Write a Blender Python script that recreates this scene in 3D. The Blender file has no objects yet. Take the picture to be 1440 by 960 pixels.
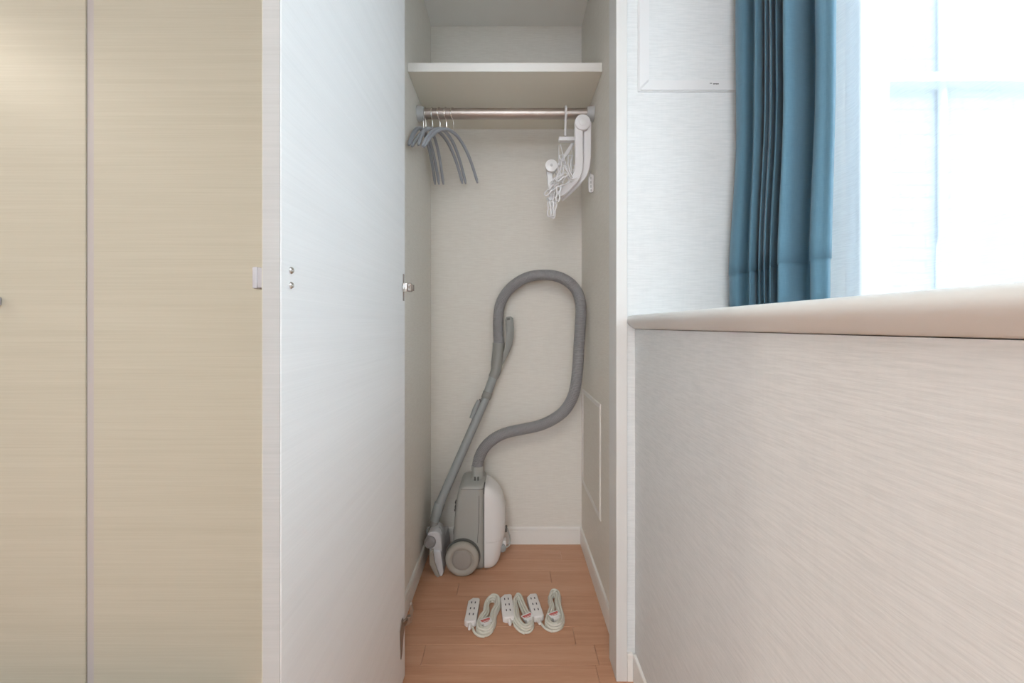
import bpy, bmesh, math, random
from mathutils import Vector, Matrix
random.seed(4)
scene = bpy.context.scene
C = scene.collection
# ------------------------------------------------------------------ camera, world, light, exposure
F = 560.0                      # focal length in pixels of the 1440 x 960 frame
CX, CY, EYE = 718.0, 458.0, 1.0
cam_d = bpy.data.cameras.new('camera'); cam = bpy.data.objects.new('camera', cam_d); C.objects.link(cam)
cam_d.sensor_width = 36; cam_d.lens = F / 1440 * 36
cam_d.shift_x = (720 - CX) / 1440; cam_d.shift_y = -(480 - CY) / 1440
cam_d.clip_start = 0.02
cam.location = (0, 0, EYE); cam.rotation_euler = (math.radians(90), 0, 0)
scene.camera = cam
vs = scene.view_settings
vs.view_transform = 'Standard'; vs.look = 'None'; vs.gamma = 1; vs.use_curve_mapping = False
vs.exposure = 0.70
world = bpy.data.worlds.new('sky'); scene.world = world; world.use_nodes = True
bg = world.node_tree.nodes['Background']; bg.inputs[0].default_value = (0.80, 0.89, 1.0, 1); bg.inputs[1].default_value = 4.6

def area(name, loc, rot, sx, sy, power, col):
    l = bpy.data.lights.new(name, 'AREA'); l.shape = 'RECTANGLE'; l.size = sx; l.size_y = sy
    l.energy = power; l.color = col
    o = bpy.data.objects.new(name, l); C.objects.link(o); o.location = loc; o.rotation_euler = rot
    return o
# the room's ceiling lamp, behind and above the viewer
area('ceiling_lamp_light', (-0.35, -1.25, 2.32), (0, 0, 0), 0.9, 0.9, 11.5, (1.0, 0.955, 0.89))
# a small recessed ceiling spot at the far side of the room; the open door's edge throws its shadow on the half wall
sp_d = bpy.data.lights.new('downlight_beam', 'SPOT'); sp_d.energy = 17; sp_d.color = (1.0, .9, .76)
sp_d.spot_size = math.radians(165); sp_d.spot_blend = .3; sp_d.shadow_soft_size = 0.05
sp = bpy.data.objects.new('downlight_beam', sp_d); C.objects.link(sp); sp.location = (-2.6, 0.262, 2.32)

DB, DF = 1.83, 1.127           # closet back wall, front wall plane
WL, WR = -0.366, 0.327         # closet side walls
CEIL = 2.376

def P(px, py, Y):
    return Vector(((px - CX) * Y / F, Y, EYE + (CY - py) * Y / F))

# ------------------------------------------------------------------ materials
def mat(name, col, rough=.5, metal=0, spec=.5, fn=None):
    m = bpy.data.materials.new(name); m.use_nodes = True
    nt = m.node_tree; b = nt.nodes['Principled BSDF']
    b.inputs['Base Color'].default_value = (*col, 1); b.inputs['Roughness'].default_value = rough
    b.inputs['Metallic'].default_value = metal; b.inputs['Specular IOR Level'].default_value = spec
    if fn: fn(nt, b)
    return m
def L(nt, a, b): nt.links.new(a, b)
def coords(nt, scale, kind='Object', rot=(0, 0, 0)):
    t = nt.nodes.new('ShaderNodeTexCoord'); mp = nt.nodes.new('ShaderNodeMapping')
    mp.inputs['Scale'].default_value = scale; mp.inputs['Rotation'].default_value = rot
    L(nt, t.outputs[kind], mp.inputs[0]); return mp.outputs[0]
def noise(nt, vec, scale, detail=3, rough=.55):
    n = nt.nodes.new('ShaderNodeTexNoise'); n.inputs['Scale'].default_value = scale
    n.inputs['Detail'].default_value = detail; n.inputs['Roughness'].default_value = rough
    L(nt, vec, n.inputs['Vector']); return n.outputs['Fac']
def ramp(nt, fac, stops):
    r = nt.nodes.new('ShaderNodeValToRGB'); e = r.color_ramp.elements
    while len(e) < len(stops): e.new(.5)
    for el, (p, c) in zip(e, stops): el.position = p; el.color = (*c, 1)
    L(nt, fac, r.inputs[0]); return r.outputs[0]
def bump(nt, b, h, strength, dist):
    n = nt.nodes.new('ShaderNodeBump'); n.inputs['Strength'].default_value = strength; n.inputs['Distance'].default_value = dist
    L(nt, h, n.inputs['Height']); L(nt, n.outputs[0], b.inputs['Normal'])
def mathn(nt, op, a, c):
    n = nt.nodes.new('ShaderNodeMath'); n.operation = op
    for i, v in enumerate((a, c)):
        if isinstance(v, (int, float)): n.inputs[i].default_value = v
        else: L(nt, v, n.inputs[i])
    return n.outputs[0]

def wallpaper(c0, c1, strength=.35):
    def fn(nt, b):
        v = coords(nt, (22, 22, 300)); n1 = noise(nt, v, 1.0, 3, .6)
        v2 = coords(nt, (160, 160, 18)); n2 = noise(nt, v2, 1.0, 2, .5)
        s = mathn(nt, 'ADD', mathn(nt, 'MULTIPLY', n1, .86), mathn(nt, 'MULTIPLY', n2, .14))
        L(nt, ramp(nt, s, [(.35, c0), (.62, c1)]), b.inputs['Base Color'])
        bump(nt, b, s, strength, .0012)
    return fn
M = {}
M['wall'] = mat('linen_wallpaper', (.8, .78, .74), .85, spec=.2, fn=wallpaper((.715, .735, .735), (.785, .80, .80)))
M['wall_plain'] = mat('plain_wallpaper', (.84, .82, .78), .9, spec=.1)
M['ceiling'] = mat('ceiling_paper', (.88, .87, .84), .9, spec=.1)
M['closet'] = mat('closet_wallpaper', (.78, .76, .72), .85, spec=.2, fn=wallpaper((.765, .725, .66), (.815, .78, .715), .2))
M['trim'] = mat('cream_trim', (.84, .82, .78), .4)
M['panel_trim'] = mat('access_panel_frame', (.78, .78, .78), .45)
M['frame_pink'] = mat('off_white_frame', (.735, .73, .71), .45)
M['sill'] = mat('sill_laminate', (.755, .76, .745), .45)
def door_grain(c0, c1, sc):
    def fn(nt, b):
        n1 = noise(nt, coords(nt, (3, 3, 420)), 1.0, 5, .65)
        n2 = noise(nt, coords(nt, (1.1, 1.1, 45)), 1.0, 3, .5)
        s = mathn(nt, 'ADD', mathn(nt, 'MULTIPLY', n1, .65), mathn(nt, 'MULTIPLY', n2, .35))
        L(nt, ramp(nt, s, [(.36, c0), (.62, c1)]), b.inputs['Base Color'])
        bump(nt, b, s, .12, .0006)
    return fn
M['beige_door'] = mat('beige_grain_laminate', (.6, .53, .4), .42, spec=.4, fn=door_grain((.48, .47, .385), (.535, .525, .44), 1))
M['door_inner'] = mat('white_grain_laminate', (.84, .83, .81), .5, fn=door_grain((.85, .845, .84), (.895, .89, .885), 1))
M['door_edge_shaded'] = mat('shaded_edge_band', (.66, .63, .60), .5, fn=door_grain((.385, .395, .395), (.43, .44, .44), 1))  # white laminate edge in shade; the shade is put into this grey
M['divider'] = mat('divider_strip', (.47, .455, .46), .5)
M['shelf'] = mat('cream_shelf', (.83, .79, .69), .5)
M['chrome'] = mat('brushed_rod', (.50, .45, .42), .42, 1)
M['steel'] = mat('steel_wire', (.75, .74, .72), .2, 1)
M['dark_metal'] = mat('pivot_metal', (.36, .31, .27), .4, 1)
M['nickel'] = mat('nickel', (.72, .70, .68), .18, 1)
M['grey_socket'] = mat('grey_rod_socket', (.50, .50, .50), .45)
M['pull_grey'] = mat('lavender_grey_pull', (.42, .43, .47), .4)
M['hanger'] = mat('grey_blue_rubber', (.34, .355, .39), .5)
M['white_plastic'] = mat('white_plastic', (.82, .81, .82), .4)
M['clear_plastic'] = mat('milky_plastic', (.80, .79, .79), .3)
M['slot'] = mat('dark_slot', (.10, .09, .10), .6)
M['vac_grey'] = mat('vacuum_grey', (.41, .41, .385), .4)
M['vac_dark'] = mat('vacuum_seam', (.13, .13, .12), .5)
M['vac_white'] = mat('vacuum_white_shell', (.84, .825, .815), .22)
M['wheel'] = mat('wheel_grey', (.42, .395, .35), .5)
M['hub'] = mat('hub_grey', (.36, .335, .305), .5)
M['hose'] = mat('hose_grey', (.28, .275, .28), .5)
M['wand'] = mat('wand_grey', (.33, .35, .35), .38)
M['handle_grey'] = mat('handle_grey', (.29, .29, .27), .45)
M['head_white'] = mat('floor_head_silver', (.60, .60, .62), .3)
M['cord'] = mat('cream_cord', (.72, .70, .62), .5)
M['block'] = mat('white_socket_block', (.82, .79, .77), .35)
M['tag'] = mat('paper_tag', (.85, .84, .83), .6)
M['red'] = mat('red_print', (.62, .12, .10), .6)
M['pane_frame'] = mat('white_window_frame', (.86, .87, .88), .4)
def fabric(nt, b):
    n1 = noise(nt, coords(nt, (60, 60, 900)), 1, 2); n2 = noise(nt, coords(nt, (500, 500, 60)), 1, 2)
    s = mathn(nt, 'ADD', n1, n2)
    L(nt, ramp(nt, mathn(nt, 'MULTIPLY', s, .5), [(.3, (.115, .235, .32)), (.7, (.145, .285, .375))]), b.inputs['Base Color'])
    bump(nt, b, s, .2, .0005)
    b.inputs['Sheen Weight'].default_value = .3
    nt2 = nt; tr = nt.nodes.new('ShaderNodeBsdfTranslucent'); tr.inputs[0].default_value = (.16, .34, .46, 1)
    mx = nt.nodes.new('ShaderNodeMixShader'); mx.inputs[0].default_value = .18
    out = nt.nodes['Material Output']
    L(nt, b.outputs[0], mx.inputs[1]); L(nt, tr.outputs[0], mx.inputs[2]); L(nt, mx.outputs[0], out.inputs[0])
M['curtain'] = mat('teal_blue_fabric', (.13, .27, .36), .8, spec=.15, fn=fabric)
def sheer(nt, b):
    out = nt.nodes['Material Output']
    tp = nt.nodes.new('ShaderNodeBsdfTransparent'); tl = nt.nodes.new('ShaderNodeBsdfTranslucent')
    df = nt.nodes.new('ShaderNodeBsdfDiffuse')
    tl.inputs[0].default_value = (.42, .44, .46, 1); df.inputs[0].default_value = (.84, .86, .88, 1)
    a = nt.nodes.new('ShaderNodeMixShader'); a.inputs[0].default_value = .55
    L(nt, tl.outputs[0], a.inputs[2]); L(nt, df.outputs[0], a.inputs[1])
    c = nt.nodes.new('ShaderNodeMixShader')
    n = noise(nt, coords(nt, (40, 40, 700)), 1, 2)
    L(nt, mathn(nt, 'ADD', mathn(nt, 'MULTIPLY', n, .16), .42), c.inputs[0])
    L(nt, tp.outputs[0], c.inputs[1]); L(nt, a.outputs[0], c.inputs[2]); L(nt, c.outputs[0], out.inputs[0])
M['sheer'] = mat('white_sheer_fabric', (.9, .9, .9), .8, fn=sheer)
def glass(nt, b):
    out = nt.nodes['Material Output']; tp = nt.nodes.new('ShaderNodeBsdfTransparent'); gl = nt.nodes.new('ShaderNodeBsdfGlossy')
    gl.inputs['Roughness'].default_value = .02; fr = nt.nodes.new('ShaderNodeLayerWeight'); fr.inputs[0].default_value = .08; c = nt.nodes.new('ShaderNodeMixShader')
    tp.inputs[0].default_value = (.94, .97, .96, 1)
    L(nt, mathn(nt, 'MULTIPLY', mathn(nt, 'ADD', fr.outputs['Facing'], .05), .5), c.inputs[0]); L(nt, tp.outputs[0], c.inputs[1]); L(nt, gl.outputs[0], c.inputs[2]); L(nt, c.outputs[0], out.inputs[0])
M['glass'] = mat('window_glass', (1, 1, 1), fn=glass)
def plank(nt, b):
    oi = nt.nodes.new('ShaderNodeObjectInfo')
    t = nt.nodes.new('ShaderNodeTexCoord'); add = nt.nodes.new('ShaderNodeVectorMath'); add.operation = 'ADD'
    sc = nt.nodes.new('ShaderNodeVectorMath'); sc.operation = 'SCALE'; sc.inputs[3].default_value = 1.0
    cb = nt.nodes.new('ShaderNodeCombineXYZ')
    rnd = mathn(nt, 'MULTIPLY', oi.outputs['Random'], 37.0)
    for i in range(3): L(nt, rnd, cb.inputs[i])
    L(nt, t.outputs['Object'], add.inputs[0]); L(nt, cb.outputs[0], add.inputs[1])
    mp = nt.nodes.new('ShaderNodeMapping'); mp.inputs['Scale'].default_value = (2.5, 46, 20); L(nt, add.outputs[0], mp.inputs[0])
    n1 = noise(nt, mp.outputs[0], 1.0, 5, .6)
    mp2 = nt.nodes.new('ShaderNodeMapping'); mp2.inputs['Scale'].default_value = (14, 260, 90); L(nt, add.outputs[0], mp2.inputs[0])
    n2 = noise(nt, mp2.outputs[0], 1.0, 3, .6)
    s = mathn(nt, 'ADD', mathn(nt, 'ADD', mathn(nt, 'MULTIPLY', n1, .55), mathn(nt, 'MULTIPLY', n2, .3)), mathn(nt, 'MULTIPLY', oi.outputs['Random'], .15))
    L(nt, ramp(nt, s, [(.3, (.52, .265, .155)), (.5, (.60, .325, .20)), (.72, (.67, .385, .25))]), b.inputs['Base Color'])
    bump(nt, b, n2, .08, .0005)
M['plank'] = mat('warm_oak_flooring', (.45, .25, .14), .38, fn=plank)
M['joint'] = mat('floor_joint', (.16, .08, .045), .7)
def tiles(nt, b):
    br = nt.nodes.new('ShaderNodeTexBrick'); br.inputs['Scale'].default_value = 2.2
    br.inputs['Color1'].default_value = (.33, .37, .41, 1); br.inputs['Color2'].default_value = (.35, .39, .43, 1); br.inputs['Mortar'].default_value = (.25, .28, .32, 1)
    br.inputs['Mortar Size'].default_value = .012
    L(nt, coords(nt, (1, 1, 1), rot=(math.radians(90), 0, 0)), br.inputs[0]); L(nt, br.outputs[0], b.inputs['Base Color'])
M['facade'] = mat('pale_tile_facade', (.66, .7, .74), .8, fn=tiles)
M['facade_white'] = mat('white_parapet', (.42, .45, .48), .8)
M['paving'] = mat('pale_paving', (.36, .36, .36), .9)
M['lampglass'] = mat('lamp_shade_glow', (.9, .88, .84), .5)
_b = M['lampglass'].node_tree.nodes['Principled BSDF']; _b.inputs['Emission Color'].default_value = (1, .92, .8, 1); _b.inputs['Emission Strength'].default_value = 3

# ------------------------------------------------------------------ mesh helpers
class MB:
    def __init__(s): s.bm = bmesh.new()
    def box(s, x0, x1, y0, y1, z0, z1, bev=0, seg=2):
        r = bmesh.ops.create_cube(s.bm, size=1)
        vs_ = r['verts']
        for v in vs_:
            v.co = Vector((x0 + (v.co.x + .5) * (x1 - x0), y0 + (v.co.y + .5) * (y1 - y0), z0 + (v.co.z + .5) * (z1 - z0)))
        if bev:
            es = list({e for v in vs_ for e in v.link_edges})
            bmesh.ops.bevel(s.bm, geom=es, offset=bev, segments=seg, affect='EDGES', profile=.5)
        return s
    def loft(s, rings, closed=True, caps=True):
        vr = [[s.bm.verts.new(p) for p in r] for r in rings]
        n = len(vr[0])
        for a, b in zip(vr, vr[1:]):
            for i in range(n if closed else n - 1):
                j = (i + 1) % n
                s.bm.faces.new((a[i], a[j], b[j], b[i]))
        if caps and closed:
            s.bm.faces.new(list(reversed(vr[0]))); s.bm.faces.new(vr[-1])
        return s
    def prism(s, pts, vec, bev=0, seg=2):
        vec = Vector(vec); pts = [Vector(p) for p in pts]
        a = [s.bm.verts.new(p) for p in pts]; b = [s.bm.verts.new(p + vec) for p in pts]
        fs = [s.bm.faces.new(list(reversed(a))), s.bm.faces.new(b)]
        n = len(a)
        for i in range(n): fs.append(s.bm.faces.new((a[i], a[(i + 1) % n], b[(i + 1) % n], b[i])))
        if bev:
            es = list({e for f in fs[:2] for e in f.edges})
            bmesh.ops.bevel(s.bm, geom=es, offset=bev, segments=seg, affect='EDGES', profile=.5)
        return s
    def tube(s, path, rad, n=12, closed=False, caps=True, section=None, up=None):
        path = [Vector(p) for p in path]; m = len(path)
        rr = rad if isinstance(rad, (list, tuple)) else [rad] * m
        t0 = (path[1] - path[0]).normalized()
        ref = Vector(up) if up else (Vector((0, 0, 1)) if abs(t0.z) < .9 else Vector((0, 1, 0)))
        u = (ref - t0 * ref.dot(t0)).normalized(); rings = []
        for i, p in enumerate(path):
            if closed: t = (path[(i + 1) % m] - path[i - 1]).normalized()
            else: t = (path[min(i + 1, m - 1)] - path[max(i - 1, 0)]).normalized()
            if up: u = (ref - t * ref.dot(t)).normalized()
            else: u = (u - t * u.dot(t)).normalized()
            w = t.cross(u)
            if section: rings.append([p + (u * a + w * b) * rr[i] for a, b in section])
            else: rings.append([p + (u * math.cos(2 * math.pi * k / n) + w * math.sin(2 * math.pi * k / n)) * rr[i] for k in range(n)])
        if closed: rings.append([v.copy() for v in rings[0]])
        return s.loft(rings, True, caps and not closed)
    def cyl(s, c, axis, r, h, n=24, bev=0, r2=None):
        c = Vector(c); ax = Vector(axis).normalized()
        prof = [(0 + 0, r - bev), (bev, r)] if bev else [(0, r)]
        r2 = r if r2 is None else r2
        prof += [(h - bev, r2), (h, r2 - bev)] if bev else [(h, r2)]
        ref = Vector((0, 0, 1)) if abs(ax.z) < .9 else Vector((0, 1, 0))
        u = (ref - ax * ref.dot(ax)).normalized(); w = ax.cross(u)
        rings = [[c + ax * a + (u * math.cos(2 * math.pi * k / n) + w * math.sin(2 * math.pi * k / n)) * q for k in range(n)] for a, q in prof]
        return s.loft(rings)
    def lathe(s, c, axis, prof, n=32):
        c = Vector(c); ax = Vector(axis).normalized()
        ref = Vector((0, 0, 1)) if abs(ax.z) < .9 else Vector((0, 1, 0))
        u = (ref - ax * ref.dot(ax)).normalized(); w = ax.cross(u)
        rings = [[c + ax * a + (u * math.cos(2 * math.pi * k / n) + w * math.sin(2 * math.pi * k / n)) * max(q, .0003) for k in range(n)] for a, q in prof]
        return s.loft(rings)
    def build(s, name, m, parent=None, smooth=False, ang=40):
        bmesh.ops.recalc_face_normals(s.bm, faces=s.bm.faces)
        me = bpy.data.meshes.new(name); s.bm.to_mesh(me); s.bm.free()
        me.materials.append(M[m] if isinstance(m, str) else m)
        o = bpy.data.objects.new(name, me); C.objects.link(o)
        if smooth:
            me.polygons.foreach_set('use_smooth', [True] * len(me.polygons))
            try: me.set_sharp_from_angle(angle=math.radians(ang))
            except Exception: pass
        if parent: attach(o, parent)
        return o
def world_of(o):
    return o.matrix_basis.copy() if o.parent is None else world_of(o.parent) @ o.matrix_parent_inverse @ o.matrix_basis
def attach(o, parent):
    o.parent = parent; o.matrix_parent_inverse = world_of(parent).inverted()
def empty(name, loc, label, cat, group=None):
    o = bpy.data.objects.new(name, None); C.objects.link(o); o.location = loc; o.empty_display_size = .05
    return tag(o, label, cat, group)
def tag(o, label=None, cat=None, group=None, kind=None):
    if label: o['label'] = label
    if cat: o['category'] = cat
    if group: o['group'] = group
    if kind: o['kind'] = kind
    return o
def struct(o, label, cat): return tag(o, label, cat, kind='structure')
def spline(pts, per=8, closed=False):
    pts = [Vector(p) for p in pts]; n = len(pts); out = []
    segs = n if closed else n - 1
    for i in range(segs):
        g = lambda k: pts[k % n] if closed else pts[max(0, min(n - 1, k))]
        p0, p1, p2, p3 = g(i - 1), g(i), g(i + 1), g(i + 2)
        for j in range(per):
            t = j / per
            out.append(.5 * ((2 * p1) + (p2 - p0) * t + (2 * p0 - 5 * p1 + 4 * p2 - p3) * t * t + (3 * p1 - p0 - 3 * p2 + p3) * t ** 3))
    if not closed: out.append(pts[-1])
    return out
def resample(path, step):
    d = [0]
    for a, b in zip(path, path[1:]): d.append(d[-1] + (b - a).length)
    n = max(2, int(d[-1] / step)); out = []; k = 0
    for i in range(n + 1):
        s_ = d[-1] * i / n
        while k < len(d) - 2 and d[k + 1] < s_: k += 1
        f = (s_ - d[k]) / max(1e-9, d[k + 1] - d[k]); out.append(path[k].lerp(path[k + 1], f))
    return out

# ------------------------------------------------------------------ the setting
RB, RLX, WX = -2.6, -3.2, 0.86     # room back, room left, window wall plane
fl = MB().box(RLX, 1.1, RB, 2.0, -.06, -.0115).build('floor', 'joint'); struct(fl, 'warm oak strip floor of the room and closet', 'floor')
MB().box(RLX, 1.0, RB, .93, -.0115, -.001).build('floor_field', 'plank', fl)
PW = .0755; y = 1.174 - 3 * PW; row = 0
breaks = {0: [-.2], 1: [.12], 2: [-.42, .25], 3: [-.265, .262], 4: [.205], 5: [-.05], 6: [.1], 7: [-.2], 8: [.16], 9: [-.1], 10: [.22], 11: [-.18]}
while y < 1.84:
    xs = [-.75] + breaks.get(row, [0]) + [.40]
    for a, b in zip(xs, xs[1:]):
        MB().box(a + .0004, b - .0004, y + .0004, min(y + PW, 1.86) - .0004, -.0115, 0, .0006, 1).build('plank', 'plank', fl)
    y += PW; row += 1
struct(MB().box(RLX, 1.1, RB, 2.0, CEIL, CEIL + .1).build('ceiling', 'ceiling'), 'flat pale ceiling over room and closet', 'ceiling')
struct(MB().box(WL - .09, WR + .1, DB, DB + .1, 0, CEIL).build('wall_closet_back', 'closet'), 'back wall of the open closet in beige wallpaper', 'wall')
struct(MB().box(WL - .09, WL, DF + .02, DB, 0, CEIL).build('wall_closet_left', 'closet'), 'closet side wall behind the opened door', 'wall')
struct(MB().box(WR, WR + .02, DF + .02, DB, 0, CEIL).build('wall_closet_right', 'closet'), 'closet side wall opposite the opened door', 'wall')
struct(MB().box(WR, 1.0, DF, DF + .02, 0, CEIL).build('wall_front', 'wall'), 'white wall between the closet frame and the blue curtain', 'wall')
struct(MB().box(RLX, WL - .0, DF + .03, DF + .09, 0, CEIL).build('wall_cabinet_back', 'wall_plain'), 'wall plane behind the beige cabinet doors', 'wall')
struct(MB().box(RLX, WR, DF + .0, DF + .03, 2.26, CEIL).build('wall_above_doors', 'wall'), 'strip of wall above the closet doors', 'wall')
struct(MB().box(.352, .98, RB, DF, 0, .990).build('wall_half', 'wall'), 'half height wallpapered wall under the window sill', 'wall')
w = MB(); w.box(WX, .98, 1.03, DF, .990, CEIL); w.box(WX, .98, RB, -.95, .990, CEIL); w.box(WX, .98, -.95, 1.03, 2.12, CEIL)
struct(w.build('wall_window', 'wall_plain'), 'wall around the window above the sill', 'wall')
struct(MB().box(RLX - .1, RLX, RB, DF, 0, CEIL).build('wall_left', 'wall_plain'), 'far side wall of the room', 'wall')
BX0, BX1, BZ0, BZ1 = -1.3, .35, .90, 2.15  # unseen window opening, added for soft frontal daylight into the closet
w = MB(); w.box(RLX, BX0, RB - .1, RB, 0, CEIL); w.box(BX1, 1.0, RB - .1, RB, 0, CEIL); w.box(BX0, BX1, RB - .1, RB, 0, BZ0); w.box(BX0, BX1, RB - .1, RB, BZ1, CEIL)
struct(w.build('wall_back', 'wall_plain'), 'wall behind the viewer with an added window opening for frontal light', 'wall')
w2 = MB()
for xa, xb, za, zb in ((BX0, BX0 + .04, BZ0, BZ1), (BX1 - .04, BX1, BZ0, BZ1), (BX0 + .04, BX1 - .04, BZ0, BZ0 + .04), (BX0 + .04, BX1 - .04, BZ1 - .04, BZ1), (-.47, -.43, BZ0 + .04, BZ1 - .04)):
    w2.box(xa, xb, RB - .07, RB - .02, za, zb)
wn2 = bpy.data.objects.new('added_window_2', None); C.objects.link(wn2); wn2.location = (-.45, RB, BZ0); struct(wn2, 'unseen window added behind the viewer to light the closet from the front', 'window')
w2.build('window_frame', 'trim', wn2)

# baseboards: board, fine groove, cap
def baseboard(name, a, b, nrm, label):
    a, b, nrm = Vector(a), Vector(b), Vector(nrm)
    prof = [(0, 0), (.0075, 0), (.0075, .060), (.0060, .0615), (.0060, .0635), (.0080, .065), (.0080, .0735), (.006, .077), (0, .078)]
    r = [[p + nrm * q + Vector((0, 0, z)) for q, z in prof] for p in (a, b)]
    return struct(MB().loft(r).build(name, 'trim'), label, 'baseboard')
baseboard('baseboard_closet_back', (WL + .008, DB, 0), (WR - .008, DB, 0), (0, -1, 0), 'cream baseboard along the closet back wall behind the vacuum cleaner')
baseboard('baseboard_closet_left', (WL, DF + .09, 0), (WL, DB, 0), (1, 0, 0), 'cream baseboard on the closet wall beside the floor head')
baseboard('baseboard_closet_right', (WR, 1.20, 0), (WR, DB, 0), (-1, 0, 0), 'cream baseboard on the closet wall below the access panel')
baseboard('baseboard_front', (.329, DF, 0), (.344, DF, 0), (0, -1, 0), 'short piece of baseboard between closet frame and half wall')
baseboard('baseboard_half_wall', (.352, RB, 0), (.352, DF - .008, 0), (-1, 0, 0), 'baseboard running along the foot of the half height wall')
# closet frame
struct(MB().box(.297, .3285, DF - .008, 1.20, 0, 2.29, .0012, 1).build('trim_1', 'frame_pink'), 'upright closet door frame next to the half wall', 'door frame')
struct(MB().box(WL, -.336, DF - .008, 1.20, 0, 2.29, .0012, 1).build('trim_2', 'frame_pink'), 'upright closet door frame hidden by the open door', 'door frame')
struct(MB().box(-.336, .297, DF - .008, 1.20, 2.26, 2.29, .0012, 1).build('trim_3', 'frame_pink'), 'head of the closet door frame', 'door frame')
struct(MB().box(-.3285 - .19, WL, DF - .008, DF + .03, 0, 2.29).build('trim_4', 'frame_pink'), 'cabinet stile behind the opened door', 'door frame')
# window sill board
prof = [(.858, .030), (.352, .030), (.343, .0297), (.336, .0282), (.331, .025), (.328, .021), (.327, .0165), (.3285, .011), (.333, .005), (.340, -.001), (.347, -.006), (.3525, -.009), (.858, -.009)]
sill = MB().loft([[Vector((x, yy, 1 + z)) for x, z in prof] for yy in (RB, DF - .0005)]).build('trim_5', 'sill', smooth=True, ang=50)
struct(sill, 'thick off-white window sill with a rounded nose on the half wall', 'window sill')

# ------------------------------------------------------------------ window
win = bpy.data.objects.new('window_1', None); C.objects.link(win); win.location = (WX, 0, 1.03)
struct(win, 'white framed window behind the sheer curtain', 'window')
def wb(name, m, *a): return MB().box(*a, .003, 1).build(name, m, win)
x0, x1 = WX + .005, WX + .055
wb('window_frame', 'pane_frame', x0, x1, .985, 1.029, 1.031, 2.119)
wb('window_frame', 'pane_frame', x0, x1, -.949, -.90, 1.031, 2.119)
wb('window_frame', 'pane_frame', x0, x1, -.90, .985, 2.07, 2.119)
wb('window_frame', 'pane_frame', x0, x1, -.90, .985, 1.031, 1.07)
wb('mullion', 'pane_frame', x0, x1, .02, .055, 1.07, 2.07)
MB().box(x0 + .02, x0 + .024, .055, .985, 1.07, 2.07).build('pane', 'glass', win)
MB().box(x0 + .02, x0 + .024, -.90, .02, 1.07, 2.07).build('pane', 'glass', win)
# outside
struct(MB().box(.98, 9, -8, 9, -3.2, -3.0).build('ground_outside', 'paving'), 'pale paved yard outside the window', 'ground')
bl = empty('neighbouring_building', (5.5, 3.4, -3), 'pale tiled building seen faintly through the sheer curtain', 'building')
MB().box(3.2, 9, 3.6, 7, -3, 9).build('wall_block', 'facade', bl)
MB().box(3.2, 9, 3.45, 3.6, 3.12, 3.2).build('ledge', 'facade_white', bl)
MB().tube([Vector((3.86, 3.56, -3)), Vector((3.86, 3.56, 9))], .03, n=12).build('drainpipe', 'facade_white', bl)
pr = empty('balcony_screen', (1.9, .2, 0), 'white rounded balcony screen just outside the window', 'screen')
def rr(cx0, cx1, z0, z1, r, X):
    pts = []
    for (cy, cz, a0) in ((cx1 - r, z1 - r, 0), (cx0 + r, z1 - r, 90), (cx0 + r, z0 + r, 180), (cx1 - r, z0 + r, 270)):
        for k in range(7):
            a = math.radians(a0 + 15 * k); pts.append((X, cy + r * math.cos(a), cz + r * math.sin(a)))
    return pts
MB().prism(rr(-2.2, 1.63, -.8, 1.41, .09, 1.74), (.04, 0, 0), .006).build('panel', 'facade_white', pr)
MB().box(1.76, 1.78, 1.30, 1.34, -3, .1).build('post', 'facade_white', pr)

# ------------------------------------------------------------------ cabinet doors
FD = 1.105
def pull(cx, cz, parent, axis='y', base=FD):
    b = MB()
    if axis == 'y':
        b.box(cx - .009, cx + .009, base - .026, base - .017, cz - .0145, cz + .0145, .003); b.box(cx - .006, cx + .006, base - .018, base - .0005, cz - .011, cz + .011, .002)
    else:
        b.box(base - .023, base - .0155, cx - .009, cx + .009, cz - .0145, cz + .0145, .002); b.box(base - .016, base - .0005, cx - .0085, cx + .006, cz - .0135, cz + .0135, .001)
    return b.build('handle', 'pull_grey', parent, True)
def cab_door(name, xa, xb, label):
    o = MB().box(xa, xb, FD, FD + .020, .004, 2.25, .0012, 1).build(name, 'beige_door')
    return struct(o, label, 'door')
d1 = cab_door('door_1', -1.158, -.53, 'beige grained cabinet door beside the open white door')
d2 = cab_door('door_2', -1.4285, -1.180, 'narrow beige cabinet door panel with a small pull at its edge')
pull(-1.4165, 1.068, d2)
d3 = cab_door('door_3', -1.90, -1.4315, 'far beige cabinet door next to the narrow panel')
struct(MB().box(-1.20, -1.150, FD + .0205, DF + .03, 0, 2.26).build('trim_6', 'divider'), 'grey divider strip in the gap between two beige doors', 'door frame')
struct(MB().box(-1.1790, -1.1600, FD + .004, FD + .0205, 0.004, 2.25).build('trim_7', 'divider'), 'lilac grey edge strip between the two beige doors', 'door frame')

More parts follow.
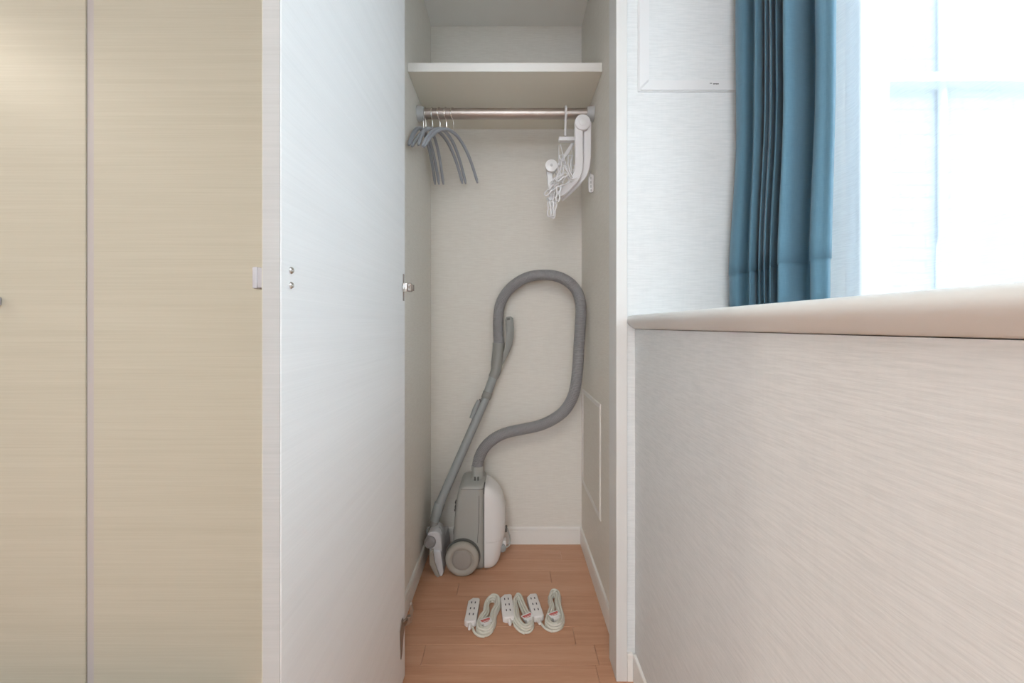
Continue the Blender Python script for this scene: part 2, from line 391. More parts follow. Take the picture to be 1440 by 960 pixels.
# open door
d4 = MB().box(-.3185, -.296, .513, DF - .012, .022, 2.25, .0008, 1).build('door_4', 'door_inner'); struct(d4, 'white inner face of the opened closet door', 'door')
MB().box(-.3186, -.2966, .5117, .5129, .022, 2.25).build('shaded_edge_band', 'door_edge_shaded', d4)
MB().box(-.3202, -.3186, .5125, DF - .012, .022, 2.25).build('outer_face', 'beige_door', d4)
pull(.537, 1.064, d4, 'x', -.3202)
for zz in (1.0747, 1.0546):
    MB().lathe((-.2961, .5364, zz), (1, 0, 0), [(0, .0048), (.0012, .0048), (.0026, .0036), (.0030, .0012), (.0022, .0003)], 16).build('screw', 'nickel', d4, True)
def hinge(z):
    b = MB(); b.box(-.2958, -.2945, 1.094, 1.104, z - .037, z + .037, .0005, 1)
    h = b.build('hinge', 'dark_metal', d4)
    c = MB(); c.cyl((-.2958, 1.096, z), (1, 0, 0), .014, .004, 24, .001); c.box(-.293, -.284, 1.090, 1.104, z - .012, z + .012, .002)
    c.build('hinge_cup', 'nickel', h, True)
    a = MB(); a.box(-.284, -.2735, 1.096, 1.112, z - .0115, z + .0115, .0015); a.box(-.2735, -.2705, 1.099, 1.119, z - .0085, z + .0085, .001)
    a.build('hinge_arm', 'dark_metal', h)
    e = MB()
    for q in (-.006, .006): e.cyl((-.2785, 1.0945, z + q), (0, -1, 0), .0026, .002, 12)
    e.build('screw', 'nickel', h)
hinge(1.106); hinge(2.12)
# bottom pivot bracket
pv = MB().prism([(-.2955, 1.062, .185), (-.2955, 1.075, .205), (-.2955, 1.083, .206), (-.2955, 1.094, .19), (-.2955, 1.104, .188), (-.2955, 1.104, .16), (-.2955, 1.092, .15), (-.2955, 1.080, .112), (-.2955, 1.070, .104)], (.002, 0, 0), .0004, 1).build('pivot_bracket', 'dark_metal', d4)
b = MB(); b.prism([(-.2935, 1.088, .188), (-.2935, 1.104, .166), (-.276, 1.110, .172), (-.272, 1.112, .2), (-.276, 1.112, .222), (-.281, 1.110, .222), (-.280, 1.108, .192)], (0, .006, .004), .0006, 1)
b.cyl((-.281, 1.100, .186), (0, 0, 1), .006, .014, 16, .001)
b.build('pivot_arm', 'dark_metal', pv)

# ------------------------------------------------------------------ shelf, rod, panels
sh = empty('closet_shelf', (0, DB, 1.908), 'cream shelf board spanning the closet above the clothes rod', 'shelf')
MB().box(WL + .001, WR - .001, 1.416, DB - .001, 1.903, 1.933).build('board', 'shelf', sh)
MB().box(WL + .001, WR - .001, 1.414, 1.416, 1.9025, 1.9335, .0004, 1).build('front_edge', 'trim', sh)
RY, RZ, RR = 1.565, 1.833, .0200
rod = empty('clothes_rod', (0, RY, RZ), 'brushed metal clothes rod fixed between the closet side walls', 'clothes rod')
MB().cyl((WL + .02, RY, RZ), (1, 0, 0), RR, WR - WL - .04, 32).build('pole', 'chrome', rod, True)
for xa, d in ((WL + .001, 1), (WR - .001, -1)):
    MB().lathe((xa, RY, RZ), (d, 0, 0), [(0, .029), (.004, .029), (.006, .0275), (.024, .0255), (.027, .0245), (.0275, .0203)], 32).build('end_socket', 'grey_socket', rod, True)
def panel_frame(name, parent, mk, a0, a1, z0, z1, w, t, mname):
    # mk(a, z, d): in-plane a, height z, proud d
    def bar(pts):
        top = [mk(a, z, t) for a, z in pts]; bot = [mk(a, z, -.001) for a, z in pts]
        bb = MB(); va = [bb.bm.verts.new(p) for p in bot]; vb = [bb.bm.verts.new(p) for p in top]
        bb.bm.faces.new(va); bb.bm.faces.new(list(reversed(vb)))
        for i in range(4): bb.bm.faces.new((va[i], va[(i + 1) % 4], vb[(i + 1) % 4], vb[i]))
        bmesh.ops.bevel(bb.bm, geom=[e for e in bb.bm.edges if e.verts[0] in vb and e.verts[1] in vb], offset=t * .45, segments=2, affect='EDGES')
        return bb.build(name, mname, parent)
    g = .0004
    bar([(a0, z0 + g), (a0, z1 - g), (a0 + w, z1 - w - g), (a0 + w, z0 + w + g)])
    bar([(a1, z1 - g), (a1, z0 + g), (a1 - w, z0 + w + g), (a1 - w, z1 - w - g)])
    bar([(a0 + g, z0), (a0 + w + g, z0 + w), (a1 - w - g, z0 + w), (a1 - g, z0)])
    bar([(a0 + g, z1), (a1 - g, z1), (a1 - w - g, z1 - w), (a0 + w + g, z1 - w)])
ap = empty('access_panel', (WR, 1.62, .3), 'low framed access panel on the closet wall beside the vacuum hose', 'access panel')
panel_frame('frame', ap, lambda a, z, d: Vector((WR - d, a, z)), 1.442, 1.80, .292, .716, .018, .004, 'trim')
MB().box(WR - .0015, WR - .0002, 1.461, 1.781, .311, .697).build('panel', 'closet', ap)
ap2 = empty('wall_access_panel', (.6, DF, 1.66), 'large framed access panel high on the white wall beside the blue curtain', 'access panel')
panel_frame('frame', ap2, lambda a, z, d: Vector((a, DF - d, z)), .360, .78, 1.661, 2.30, .031, .006, 'panel_trim')
MB().box(.3915, .7485, DF - .002, DF - .0002, 1.6925, 2.2685).build('panel', 'wall', ap2)
lt = MB(); lt.box(.561, .567, DF - .0066, DF - .006, 1.6815, 1.683)
for k, xx in enumerate((.5705, .5745, .5785, .5825)): lt.box(xx, xx + .0032, DF - .0066, DF - .006, 1.679 + .0006 * (k % 2), 1.6822)
lt.build('print_mark', 'vac_dark', ap2)

# ------------------------------------------------------------------ clothes hangers
def hanger_meshes():
    arc = []
    for k in range(41):
        u = -1 + k / 20; arc.append(Vector((0, u * .192 + (.0 if abs(u) < .9 else 0), -.075 - .135 * abs(u) ** 2.1)))
    sec = [(math.cos(a) * (1.0), math.sin(a)) for a in [2 * math.pi * k / 10 for k in range(10)]]
    rad = [.0062] * 41; rad[0] = rad[-1] = .0035
    body = MB().tube(arc, rad, section=sec, up=(1, 0, 0))
    pts = [Vector((0, -(RR + .0032) * math.sin(a), -.0012 + (RR + .0032) * math.cos(a))) for a in [math.radians(-115 + 12 * k) for k in range(25)]]
    pts = pts[:25] + [Vector((0, -.005, -.028)), Vector((0, 0, -.036)), Vector((0, 0, -.0755))]
    return body, MB().tube(pts, .0018, n=8)
hb, hk = hanger_meshes()
spots = [(-.2236, 24.5, 'slim grey hanger nearest the middle of the rod, first of its bunch'),
         (-.2515, 16.5, 'slim grey hanger, second from the free stretch of rod'),
         (-.2767, 20.2, 'slim grey hanger, third from the free stretch of rod'),
         (-.3070, 3.2, 'slim grey hanger, fourth from the free stretch of rod'),
         (-.3330, 5.2, 'slim grey hanger, second from the wall socket of the rod'),
         (-.3420, 2.8, 'slim grey hanger closest to the wall socket of the rod')]
proto = None
for i, (x, a, lab) in enumerate(spots):
    if i == 0:
        h = empty('clothes_hanger', (0, 0, 0), lab, 'hanger', 'grey hangers on the rod')
        p1 = hb.build('shoulder_arm', 'hanger', h, True); p2 = hk.build('hook', 'steel', h, True); proto = h
        kids = [p1, p2]
    else:
        h = proto.copy(); C.objects.link(h); h['label'] = lab
        for ch in kids:
            c = ch.copy(); C.objects.link(c); c.parent = h
    h.location = (x, RY, RZ); h.rotation_euler = (0, 0, math.radians(-a))

# ------------------------------------------------------------------ folding laundry drying hanger
PY = 1.50
lh = empty('peg_hanger', (.215, RY, RZ), 'folded white laundry hanger with dangling pegs hooked on the rod', 'laundry hanger')
xk = .215
pts = [Vector((xk, RY - .0258 * math.sin(a), RZ - .001 + .0258 * math.cos(a))) for a in [math.radians(-120 + 12 * k) for k in range(24)]]
pts += [Vector((xk, RY - .006, RZ - .036)), Vector((xk - .001, RY - .01, RZ - .06)), Vector((xk - .003, RY - .02, 1.735))]
MB().tube(pts, .0045, n=10).build('hook', 'white_plastic', lh, True)
b = MB(); b.box(.186, .252, 1.53, 1.552, 1.712, 1.728, .002)
hub = b.build('crossbar', 'white_plastic', lh, True)
flat = [(-1, -.45), (-.8, -.5), (.8, -.5), (1, -.45), (1, .45), (.8, .5), (-.8, .5), (-1, .45)]
def rail(pxs, wpx, Y0, Y1, name='rail', m='white_plastic', d=.5, thick=None):
    n = len(pxs); pth = [P(x, yy, Y0 + (Y1 - Y0) * k / (n - 1)) for k, (x, yy) in enumerate(pxs)]
    pth = spline(pth, 6); hw = wpx * .5 * PY / F; th = (thick or .014) / 2 / hw
    sec = [(a, (th if bb > 0 else -th) * (1 if abs(bb) >= .5 else .6)) for a, bb in flat]
    # in-plane axis = u ; use Y as reference for the w axis
    mb = MB(); rings = []
    for i, p in enumerate(pth):
        t = (pth[min(i + 1, len(pth) - 1)] - pth[max(i - 1, 0)]).normalized()
        wv = Vector((0, 1, 0)); wv = (wv - t * wv.dot(t)).normalized(); u = t.cross(wv)
        rings.append([p + u * a * hw + wv * bb * hw for a, bb in sec])
    return mb.loft(rings).build(name, m, lh, True)
rail([(813.6, 172), (813.8, 200), (814, 232), (811, 247), (800, 261), (787, 273), (775, 283)], 11.4, 1.49, 1.52)
rail([(825.8, 172), (825.6, 200), (825, 228), (821, 244), (811, 257), (798, 270), (788, 279)], 10.6, 1.50, 1.55)
c = P(819.7, 171, 1.478)
MB().lathe(c, (0, 1, 0), [(0, .020), (.001, .0225), (.0012, .026), (.003, .029), (.022, .029), (.024, .027)], 28).build('pivot_cap', 'white_plastic', lh, True)
MB().lathe(c + Vector((0, -.002, 0)), (0, 1, 0), [(0, .012), (.0012, .014), (.003, .014)], 24).build('pivot_button', 'clear_plastic', lh, True)
c = P(775.5, 232, 1.47)
MB().lathe(c, (0, 1, 0), [(0, .009), (.001, .011), (.0015, .018), (.003, .0225), (.014, .0225), (.016, .020)], 28).build('pivot_cap', 'clear_plastic', lh, True)
MB().cyl(c + Vector((0, -.0015, 0)), (0, 1, 0), .005, .004, 12).build('pivot_pin', 'grey_socket', lh, True)
rail([(772.5, 238), (773.5, 252), (775.5, 268), (777, 279)], 8.5, 1.50, 1.50, 'side_arm', 'clear_plastic')
rail([(774, 246), (788, 228), (799, 212), (807, 199)], 5.0, 1.54, 1.56, 'brace', 'clear_plastic', thick=.008)
rail([(771, 281), (779, 277), (790, 273)], 6.5, 1.49, 1.51, 'end_bar', 'white_plastic', thick=.012)
# chains
def cord_px(l, Y, r=.0014, m='white_plastic', name='chain'):
    return MB().tube(spline([P(x, yy, Y) for x, yy in l], 6), r, n=6).build(name, m, lh, True)
cord_px([(788, 203), (791, 215), (795, 230), (798, 244)], 1.51, .0018)
cord_px([(786, 204), (785.5, 230), (785, 262)], 1.52)
cord_px([(806, 203), (800, 214), (792, 224)], 1.53)
cord_px([(803, 203), (805, 225), (804, 250)], 1.545)
cord_px([(798, 244), (800, 252), (812, 250)], 1.475, .0022)
cord_px([(781, 266), (790, 262), (801, 255)], 1.475, .0022)
# pegs
def peg_mesh():
    m = MB(); l = .046
    for s in (-1, 1):
        q = [Vector((s * .0065, 0, 0)), Vector((s * .006, 0, -.012)), Vector((s * .0035, 0, -.02)), Vector((s * .0055, 0, -.030)), Vector((s * .005, 0, -.041)), Vector((s * .001, 0, -.046))]
        m.tube(spline(q, 3), .0024, n=6)
    m.tube([Vector((.0045 * math.cos(a), .0005, -.018 + .0045 * math.sin(a))) for a in [math.pi * k / 5 for k in range(10)]], .0012, n=5, closed=True)
    m.tube([Vector((-.0065, 0, -.004)), Vector((0, 0, .001)), Vector((.0065, 0, -.004))], .0012, n=5)
    return m
pegs = [(786, 262, 1.47, 5), (775.5, 283, 1.48, -4), (780, 286, 1.49, 8), (773, 284, 1.50, 2), (796, 232, 1.50, -28), (800, 236, 1.515, -12), (789, 244, 1.49, 42), (793, 246, 1.50, 20),
        (784, 251, 1.50, 30), (805, 232, 1.53, -6), (780, 262, 1.48, 48), (791, 256, 1.475, 62), (783, 268, 1.50, 12), (797, 244, 1.475, 55), (802, 218, 1.545, 8), (789, 218, 1.545, -10),
        (793, 226, 1.54, 14), (783, 238, 1.54, -14), (779, 250, 1.53, 10), (787, 232, 1.53, 5)]
pp = None
for i, (x, yy, Y, a) in enumerate(pegs):
    if pp is None: o = pp = peg_mesh().build('peg', 'white_plastic', None, True)
    else: o = pp.copy(); C.objects.link(o)
    o.parent = lh; o.matrix_parent_inverse = lh.matrix_basis.inverted()
    o.scale = (1.2, 1.2, 1.2); o.location = P(x, yy, Y - .015); o.rotation_euler = (0, math.radians(a), math.radians(25 * math.sin(i * 2.1)))
# long slotted peg dangling past the rail
Y = 1.56
pts = []
for k in range(24):
    a = 2 * math.pi * k / 24; cz = .026 if math.sin(a) >= 0 else -.026
    pts.append(P(831.3, 257.5, Y) + Vector((.0105 * math.cos(a), 0, cz + .0105 * math.sin(a))))
lp = MB().prism(pts, (0, .007, 0), .0012).build('slotted_peg', 'clear_plastic', lh, True)
b = MB()
for q in (.020, .004, -.012): b.box(.3140 - .0015, .3140 + .0025, Y - .0008, Y, 1.559 + q - .006, 1.559 + q + .004)
b.cyl((.3158, Y, 1.531), (0, -1, 0), .0038, .001, 12)
b.build('slot', 'grey_socket', lp)
cord_px([(824, 240), (829, 243), (831, 246)], 1.555, .0015)

# ------------------------------------------------------------------ vacuum cleaner
vc = empty('vacuum_cleaner', (-.13, 1.71, 0), 'grey and white canister vacuum cleaner standing upright with its hose looped on the closet wall', 'vacuum cleaner')
def rrect(x0, x1, y0, y1, z, r, n=5):
    pts = []
    r = min(r, (x1 - x0) / 2 - .001, (y1 - y0) / 2 - .001)
    for cx, cy, a0 in ((x1 - r, y1 - r, 0), (x0 + r, y1 - r, 90), (x0 + r, y0 + r, 180), (x1 - r, y0 + r, 270)):
        for k in range(n):
            a = math.radians(a0 + 90 * k / (n - 1)); pts.append(Vector((cx + r * math.cos(a), cy + r * math.sin(a), z)))
    return pts
def interp(tab, z):
    for (a, *va), (b, *vb) in zip(tab, tab[1:]):
        if a <= z <= b:
            t = (z - a) / (b - a); return [p + (q - p) * t for p, q in zip(va, vb)]
    return list(tab[-1][1:])
VN, VF, XM = 1.618, 1.802, -.1075
gt = [(.006, -.200, VN + .012, VF - .012), (.02, -.222, VN + .003, VF - .003), (.06, -.234, VN, VF), (.115, -.236, VN, VF), (.20, -.231, VN, VF), (.28, -.224, VN + .002, VF - .002), (.334, -.212, VN + .006, VF - .006)]
def gray_rings(tab): return [rrect(xl, XM, a, b_, z, .022) for z, xl, a, b_ in tab]
MB().loft(gray_rings(gt)).build('lower_body', 'vac_grey', vc, True, 60)
gt2 = [(.3345, -.211, VN + .003, VF - .003), (.340, -.208, VN + .004, VF - .004), (.346, -.199, VN + .012, VF - .012), (.350, -.188, VN + .026, VF - .026), (.352, -.172, VN + .045, VF - .045)]
MB().loft(gray_rings(gt2)).build('top_collar', 'vac_grey', vc, True, 60)
MB().loft([rrect(-.2105, XM + .0005, VN + .0042, VF - .0042, z, .022) for z in (.3320, .3355)]).build('seam', 'vac_dark', vc)
# side groove line on the grey body
b = MB(); b.tube([Vector((-.128, VN - .0002, .31)), Vector((-.129, VN - .0006, .2)), Vector((-.135, VN - .0006, .12))], .0010, n=5); b.build('groove', 'vac_dark', vc)
for q, zz in ((-.2265, .268), (-.2275, .250), (-.229, .236)):
    MB().box(q - .004, q + .001, VN + .03, VN + .055, zz - .004, zz + .003, .001, 1).build('button', 'vac_dark', vc)
wt = [(.004, .040, .070), (.012, .052, .084), (.03, .062, .090), (.075, .072, .092), (.135, .083, .092), (.20, .086, .092), (.24, .083, .092), (.285, .070, .090), (.310, .052, .086), (.325, .036, .078), (.336, .020, .066), (.341, .006, .05)]
def dsec(w_, hw, z, n=22, x0=XM + .0008):
    pts = [Vector((x0, 1.71 + hw, z)), ]
    for k in range(n + 1):
        a = math.pi / 2 - math.pi * k / n
        c_, s_ = max(0, math.cos(a)), math.sin(a)
        pts.append(Vector((x0 + .001 + w_ * c_ ** (2 / 2.7), 1.71 + hw * math.copysign(abs(s_) ** (2 / 3.2), s_), z)))
    pts.append(Vector((x0, 1.71 - hw, z)))
    return pts
zs = [z for z, *_ in wt]
def wring(z): w_, hw = interp(wt, z); return dsec(w_, hw, z)
lo = [.004, .007, .012, .02, .03, .05, .075, .100, .118]
hi = [.1192, .135, .16, .18, .20, .22, .24, .265, .285, .30, .31, .318, .325, .331, .336, .341]
MB().loft([wring(z) for z in lo]).build('rear_cover', 'vac_white', vc, True, 60)
MB().loft([wring(z) for z in hi]).build('upper_shell', 'vac_white', vc, True, 60)
MB().tube([Vector((-.1065, 1.654, .350)), Vector((-.108, 1.636, .344)), Vector((-.109, 1.624, .332)), Vector((-.1085, 1.619, .318))], .0022, n=6).build('seam', 'vac_dark', vc, True)
# wheels
def wheel(y, d, nm='wheel'):
    o = MB().lathe((-.1935, y, .067), (0, d, 0), [(.006, .0005), (.006, .042), (.0055, .043), (.001, .047), (0, .051), (.001, .058), (.005, .064), (.012, .067), (.022, .067), (.028, .064), (.030, .050)], 48).build(nm, 'wheel', vc, True, 35)
    MB().lathe((-.1935, y - d * .0006, .067), (0, d, 0), [(.0015, .0005), (.002, .030), (.0035, .037), (.0064, .0395), (.0075, .0395)], 40).build('hub_cap', 'hub', o, True, 50)
wheel(1.580, 1)
o = MB().cyl((-.1935, 1.803, .067), (0, 1, 0), .067, .014, 40, .003).build('wheel', 'wheel', vc, True)
MB().lathe((-.1935, 1.6165, .067), (0, -1, 0), [(0, .0715), (.0025, .0715), (.0025, .068)], 48).build('wheel_arch', 'vac_dark', vc)
# small swivel caster and loop handle on the shell face
cb = P(706.5, 770.5, 1.665)
MB().lathe(cb, (.25, -1, .0), [(-.012, .012), (-.010, .0155), (.004, .0155), (.007, .013), (.009, .006)], 24).build('caster_wheel', 'wand', vc, True)
MB().prism([Vector((-.052, 1.672, .052)), Vector((-.030, 1.672, .048)), Vector((-.018, 1.672, .075)), Vector((-.0195, 1.672, .098)), Vector((-.040, 1.672, .098))], (0, .03, 0), .003).build('caster_bracket', 'vac_white', vc, True)
lp_ = spline([P(709, 741, 1.70), P(714.5, 745, 1.71), P(717.5, 757, 1.715), P(716, 766, 1.70), P(709, 770, 1.69)], 5)
MB().tube(lp_, .0035, n=8).build('loop_handle', 'vac_grey', vc, True)
MB().box(-.028, -.014, 1.70, 1.72, .118, .142, .003).build('latch', 'vac_dark', vc, True)
# hose
hp = [(671.5, 657, 1.705), (673.5, 645, 1.705), (681, 629.5, 1.705), (695, 616.5, 1.70), (713, 608, 1.70), (736, 603, 1.695), (757, 598.5, 1.69), (775, 591, 1.685), (791, 580, 1.68), (802, 565, 1.675), (808.5, 547, 1.675),
      (812, 522, 1.675), (814, 490, 1.675), (816.5, 450, 1.675), (816.5, 427, 1.68), (811, 409, 1.69), (799, 396, 1.70), (783, 388.5, 1.715), (765, 386.5, 1.73), (746, 388.5, 1.745), (729, 396, 1.76), (714, 409, 1.77), (704.5, 425, 1.775), (701, 443, 1.775), (700.5, 463, 1.775), (701.5, 484, 1.775)]
path = resample(spline([P(*q) for q in hp], 12), .0016)
prf = [0, .8, 1.0, .25]
path = resample(path, .00165)
MB().tube(path, [.0218 + .0024 * prf[i % 4] for i in range(len(path))], n=18).build('hose', 'hose', vc, True, 80)
# hose connector on the body
cb = P(671, 684, 1.705); tz = P(671.5, 655, 1.705)
MB().lathe((tz.x, 1.705, .340), (0, 0, 1), [(0, .034), (.008, .034), (.013, .029), (.017, .0245), (.045, .0245), (.046, .0262), (tz.z - .345, .0262), (tz.z - .338, .0255)], 28).build('hose_connector', 'vac_grey', vc, True, 50)
b = MB(); b.box(tz.x - .012, tz.x - .004, 1.667, 1.676, .345, .366, .001, 1); b.box(tz.x + .002, tz.x + .009, 1.667, 1.676, .345, .366, .001, 1); b.build('clip', 'vac_dark', vc)
# hand grip
GY = 1.762
def poly(l, Y, th, name, m, bev=.006, off=0): return MB().prism([P(x, yy, Y) for x, yy in l], (0, th, 0), bev, 3).build(name, m, vc, True, 50)
MB().tube(spline([P(701.3, 482, 1.775), P(700.6, 496, 1.775), P(698.6, 511, 1.770), P(697.4, 521, 1.765), P(693, 531, 1.76)], 5),
          [.0270, .0268, .0266, .0264, .0262, .0262, .0262, .0260, .0258, .0258, .0256, .025, .0245, .0240, .0235, .023, .0225, .022, .0215, .021, .0205], n=24).build('grip_socket', 'handle_grey', vc, True)
poly([(698, 517), (704, 512), (708.5, 500), (710.5, 488), (712, 470), (710.6, 450), (712, 445.5), (718, 444.5), (721.5, 447), (722.8, 460), (722.5, 474), (720, 487), (714.5, 499), (706, 514), (701, 523)], GY, .030, 'hand_grip', 'handle_grey', .007)
poly([(712.6, 447.6), (716.5, 446.6), (717.5, 449.2), (713.5, 450.4)], GY - .0015, .004, 'button', 'vac_dark', .0006)
# wand
def seg(p, q, r0, r1, name, m, bev=0):
    n_ = 2; return MB().tube([p, p.lerp(q, .02), p.lerp(q, .98), q], [r0 * .96, r0, r1, r1 * .96], n=24).build(name, m, vc, True, 60)
A = P(697, 524, 1.765); B = P(612.6, 724, 1.665)
def W(py): 
    t = (py - 524) / 200.0; return A.lerp(B, t) + Vector((0, 0, 0))
W1 = lambda px_, py_: P(px_, py_, 1.765 - .10 * (py_ - 524) / 200)
seg(W1(697.5, 520), W1(685.5, 553), .0195, .0190, 'wand_collar', 'wand')
seg(W1(686.2, 551), W1(683.0, 560), .0208, .0208, 'wand_ring', 'handle_grey')
seg(W1(683.4, 559), W1(612.2, 722), .0186, .0186, 'wand_tube', 'wand')
bs = P(670, 575, 1.722)
MB().tube([W1(676.5, 562) + Vector((-.008, -.012, 0)), W1(671.5, 574) + Vector((-.008, -.012, 0)), W1(665.5, 587) + Vector((-.008, -.012, 0))], [.009, .012, .008], n=12).build('slide_button', 'wand', vc, True)
seg(W1(678.5, 560.5) + Vector((-.008, -.0145, 0)), W1(677, 564) + Vector((-.008, -.0145, 0)), .005, .005, 'slot', 'vac_dark')
seg(W1(618.6, 707), W1(610.5, 732), .0225, .0205, 'wand_collar', 'wand')
# floor head standing on edge, long side running into the closet
nk = [P(611.3, 727, 1.665), P(610.3, 738, 1.66), P(610.3, 748, 1.655)]
MB().tube(nk, [.018, .0168, .017], n=20).build('neck', 'handle_grey', vc, True)
HY = 1.60
def hpoly(l, Y, th, name, m, bev=.004): return poly(l, Y, th, name, m, bev)
hpoly([(601, 752), (604, 748.5), (612, 747.5), (618, 750), (620.5, 757), (620.8, 768), (621.5, 775), (619, 782), (609, 781), (606.5, 772), (600, 764)], 1.597, .085, 'swivel_joint', 'head_white', .006)
for (cx_, cy_, s_) in ((602.5, 745, 1), (619, 745, -1)):
    MB().tube(spline([P(cx_ - 1.5 * s_, 752, 1.63), P(cx_ - 2.0 * s_, 745, 1.63), P(cx_ + .5 * s_, 741, 1.635), P(cx_ + 2.5 * s_, 746, 1.64)], 4), .0032, n=8).build('fork', 'wand', vc, True)
MB().lathe(P(604, 763.5, 1.585), (0, 1, 0), [(0, .014), (.001, .0155), (.0014, .0165), (.0002, .0175), (.001, .0215), (.003, .0235), (.02, .0235)], 32).build('joint_disc', 'hose', vc, True)
prof = [(604, 772), (611, 771), (620, 774), (622.5, 792), (623.8, 806), (621.5, 810.5), (615.5, 813.2), (612.5, 809), (604.3, 793.5), (603.6, 783)]
hpoly([(603.5, 775), (609, 774), (610, 790), (618.5, 810), (615.2, 813.0), (611.5, 808), (603.8, 793.5)], 1.585, .205, 'sole_plate', 'wheel', .003)
hpoly([(609.6, 774), (619.5, 775), (621.8, 792), (623.6, 806), (621.5, 810), (618.8, 810.3), (610.8, 790)], 1.588, .20, 'head_cover', 'head_white', .004)
# ------------------------------------------------------------------ extension cords
def FP(px, py, z=0):
    Y = (EYE - z) * F / (py - CY); return Vector(((px - CX) * Y / F, Y, z))
def ext_cord(base, strip, loop, lead, tagc, taga, label, tagred, slots):
    bx = Vector((*base, 0)); root = empty('extension_cord', bx, label, 'extension cord', 'extension cords on the closet floor')
    # socket block: strip = (centre px, centre py, length m, width m, angle deg)
    c_ = FP(strip[0], strip[1]); L_, W_, a_ = strip[2], strip[3], math.radians(strip[4])
    d_ = Vector((math.cos(a_), math.sin(a_), 0)); e_ = Vector((-d_.y, d_.x, 0)); H = .022
    out2 = [(-.5, -.30), (-.5, .30), (-.44, .5), (.36, .5), (.5, .12), (.5, -.38), (.46, -.5), (-.44, -.5)]
    pts_ = [c_ + d_ * (u * L_) + e_ * (v * W_) + Vector((0, 0, .001)) for u, v in out2]
    blk = MB().prism(pts_, (0, 0, H), .004, 3).build('socket_block', 'block', root, True, 50)
    for k, u in enumerate(slots):
        for s_ in (-1, 1):
            q = c_ + d_ * (u * L_) + e_ * (s_ * .0065) + Vector((0, 0, H + .0008))
            m = MB(); w1 = d_ * .0045; w2 = e_ * .0018
            m.prism([q - w1 - w2, q + w1 - w2, q + w1 + w2, q - w1 + w2], (0, 0, .0008)); m.build('slot', 'slot', blk)
    m = MB()
    # end collar where the cord leaves the block
    e0 = c_ - d_ * (L_ * .5 - .003) + Vector((0, 0, .011)); m.tube([e0, e0 - d_ * .010, e0 - d_ * .022], [.0085, .007, .0042], n=12); m.build('strain_relief', 'block', root, True)
    # bundle: nested peanut shaped turns
    ctr = sum((FP(*q) for q in loop), Vector()) / len(loop)
    outl = [FP(*q) for q in loop]
    tot = []
    turns = [(1.0, .0045), (.88, .0042), (.76, .0045), (.99, .0128), (.86, .0130), (.74, .0125), (.95, .0205), (.82, .0200)]
    cl = spline(outl, 6, True); n_ = len(cl)
    # inward offset rather than pure scaling keeps the waist open
    def off(i, dist):
        t = (cl[(i + 1) % n_] - cl[i - 1]).normalized(); nrm = Vector((-t.y, t.x, 0))
        if nrm.dot(ctr - cl[i]) < 0 and True: pass
        return cl[i] + nrm * dist * ORI
    area_ = sum(cl[i].x * cl[(i + 1) % n_].y - cl[(i + 1) % n_].x * cl[i].y for i in range(n_)); ORI = 1 if area_ > 0 else -1
    for k, (s_, z_) in enumerate(turns):
        dist = (1 - s_) * .062 + .004
        nxt = turns[(k + 1) % len(turns)]; dn = (1 - nxt[0]) * .062 + .004
        for i in range(n_ - 2 if k == len(turns) - 1 else n_):
            f = max(0, (i / n_ - .8) / .2)
            p = off(i, dist + (dn - dist) * f); tot.append(Vector((p.x, p.y, z_ + (nxt[1] - z_) * f + .0006 * math.sin(i * .7 + k))))
    pth = [e0 - d_ * .018] + [Vector((q.x, q.y, .006)) for q in (FP(*l) for l in lead)]
    pth = spline(pth, 6)
    MB().tube(resample(pth, .004), .0041, n=8).build('lead', 'cord', root, True)
    MB().tube(resample(tot, .0045), .0040, n=7).build('cord_bundle', 'cord', root, True)
    # plug lying in the coil and the paper tag on top
    tc = FP(*tagc); ta = math.radians(taga); u_ = Vector((math.cos(ta), math.sin(ta), 0)); v_ = Vector((-u_.y, u_.x, 0))
    pl = MB(); z0 = Vector((0, 0, .006)); 
    q = tc + z0; pl.prism([q - u_ * .012 - v_ * .018, q + u_ * .012 - v_ * .018, q + u_ * .010 + v_ * .014, q - u_ * .010 + v_ * .014], (0, 0, .0185), .003, 2)
    pl.build('plug', 'block', root, True)
    q = tc + Vector((0, 0, .0252)); tg = MB().prism([q - u_ * .019 - v_ * .012, q + u_ * .019 - v_ * .012, q + u_ * .019 + v_ * .012, q - u_ * .019 + v_ * .012], (0, 0, .0006)).build('tag', 'tag', root)
    for k, vv in enumerate((.0045, -.0005, -.0055)):
        q2 = tc + Vector((0, 0, .0259)) + v_ * vv; hw = (.016, .014, .009)[k] if tagred else .010; hh = (.0026, .0014, .0009)[k]
        MB().prism([q2 - u_ * hw - v_ * hh, q2 + u_ * hw - v_ * hh, q2 + u_ * hw + v_ * hh, q2 - u_ * hw + v_ * hh], (0, 0, .0003)).build('print_line', 'red', tg)
    return root
def z6(l): return [(640 + x / 8.47, 820 + yy / 8.47) for x, yy in l]
SL = (.27, .02, -.22)
ext_cord((-.078, 1.37), (664.2, 865, .116, .040, 88), z6([(450, 185), (535, 215), (545, 300), (500, 400), (490, 500), (440, 610), (350, 650), (270, 620), (245, 540), (280, 450), (325, 390), (335, 290), (375, 215)]),
         z6([(200, 540), (235, 610), (290, 648), (350, 655)]), z6([(365, 535)])[0], 24, 'white extension cord lying apart, its socket block upright, farthest from the frame post', True, SL)
ext_cord((.01, 1.37), (713.6, 859.5, .116, .043, 97), z6([(730, 175), (800, 200), (835, 280), (880, 380), (940, 480), (930, 570), (860, 612), (780, 590), (710, 510), (684, 430), (680, 330), (670, 240)]),
         z6([(690, 470), (715, 530), (770, 590), (830, 615)]), z6([(862, 480)])[0], 30, 'white extension cord in the middle of the three, block overlapping its coil', True, SL)
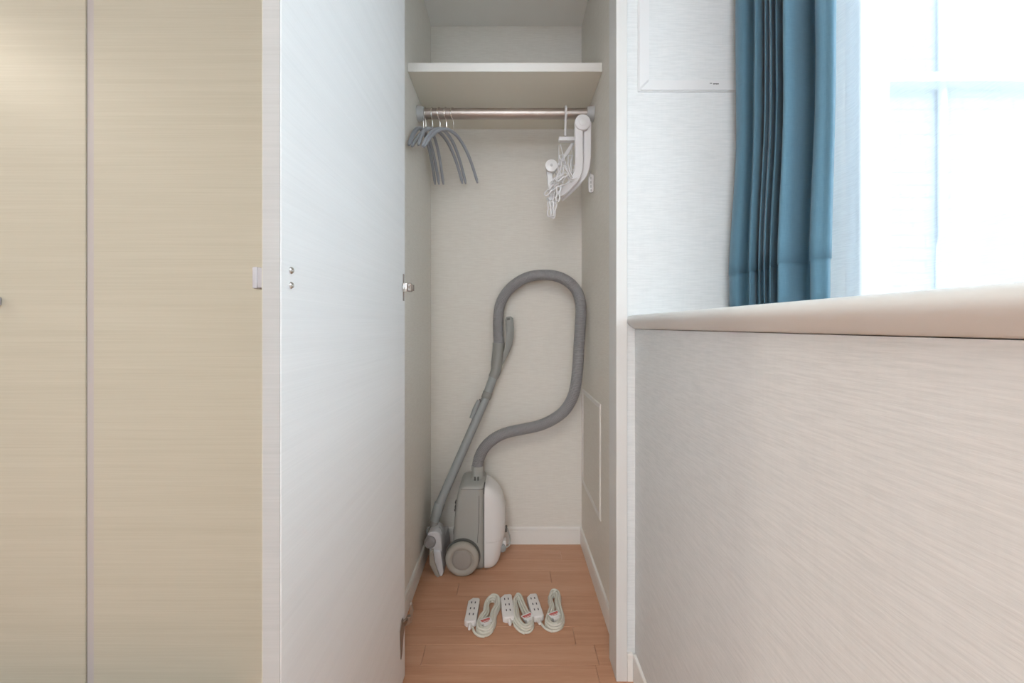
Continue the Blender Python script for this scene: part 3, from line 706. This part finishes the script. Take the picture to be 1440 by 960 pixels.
ext_cord((.06, 1.38), (752.0, 858.5, .116, .040, 99), z6([(1140, 135), (1220, 135), (1262, 190), (1265, 290), (1290, 380), (1308, 470), (1270, 560), (1190, 592), (1110, 570), (1065, 490), (1090, 400), (1112, 310), (1090, 210)]),
         z6([(1005, 470), (1040, 520), (1090, 565), (1160, 595)]), z6([(1180, 455)])[0], 26, 'white extension cord nearest the closet frame post, with an upright peanut shaped coil', True, SL)

# ------------------------------------------------------------------ curtains
fold = [(1056, 1.121), (1037, 1.108), (1036.5, 1.075), (1047, 1.05), (1060, 1.055), (1062.5, 1.03), (1061.5, 1.0), (1070, 1.0), (1074.5, 1.015), (1075, .99), (1076, .975), (1081, .985), (1082.5, .965), (1084, .95), (1090, .965), (1092.5, .945), (1091.5, .92),
        (1097, .925), (1103.5, .935), (1102, .90), (1103, .88), (1115, .878), (1130, .888), (1146, .892), (1149.5, .872), (1146.5, .845), (1152, .832), (1162, .824), (1172, .815), (1176, .825)]
def fold_pts(z):
    t = max(0, min(1, (1.55 - z) / .45)); t = t * t * (3 - 2 * t)
    fl_ = []
    for px, Y in fold:
        px2 = px - t * (9.5 - 2.0 * (px - 1037) / 135) + (.6 * math.sin(z * 9 + px * .11))
        fl_.append(Vector(((px2 - CX) * Y / F, min(Y, 1.122), z)))
    return spline(fl_, 5)
ct = empty('curtain', (.66, .97, 2.3), 'gathered teal blue drape hanging beside the sheer curtain over the sill', 'curtain')
zs = [1.139 + (2.30 - 1.139) * k / 26 for k in range(27)]
MB().loft([fold_pts(z) for z in zs], closed=False).build('drape', 'curtain', ct, True, 180)
zs = [1.045, 1.07, 1.09, 1.11, 1.13, 1.1385, 1.1400]
def hemr(z, k):
    p = fold_pts(z); out = []
    for i, q in enumerate(p):
        t = (p[min(i + 1, len(p) - 1)] - p[max(i - 1, 0)]).normalized(); nn = Vector((t.y, -t.x, 0)); nn = nn if nn.dot(-q) > 0 or True else -nn
        out.append(q + nn * (-.0018 if k < 6 else -.0002))
    return out
MB().loft([hemr(z, k) for k, z in enumerate(zs)], closed=False).build('hem', 'curtain', ct, True, 180)
for o in list(ct.children):
    md = o.modifiers.new('thick', 'SOLIDIFY'); md.thickness = .0009; md.offset = 0
sc_ = empty('sheer_curtain', (.74, .1, 2.3), 'white translucent sheer curtain across the window behind the blue drape', 'curtain')
rings = []
for z in (1.042, 1.06, 1.3, 1.6, 1.9, 2.3):
    rings.append([Vector((.735 + .006 * math.sin(k * .33) * (1 - .35 * (z - 1)) + .004 * math.sin(k * .71 + 1), 1.10 - 2.1 * k / 240, z)) for k in range(241)])
MB().loft(rings, closed=False).build('sheer_panel', 'sheer', sc_, True, 180)
MB().tube([Vector((.735, 1.10, 2.31)), Vector((.735, -1.0, 2.31))], .008, n=10).build('rail', 'white_plastic', sc_, True)
MB().tube([Vector((.66, 1.12, 2.31)), Vector((.66, -1.0, 2.31))], .008, n=10).build('rail', 'white_plastic', ct, True)
# ceiling lamp body and recessed spot
cl_ = empty('ceiling_lamp', (-.35, -1.25, CEIL), 'square white ceiling lamp behind the viewer', 'lamp')
MB().box(-.81, .11, -1.71, -.79, 2.335, CEIL - .0005, .01).build('shade', 'lampglass', cl_, True)
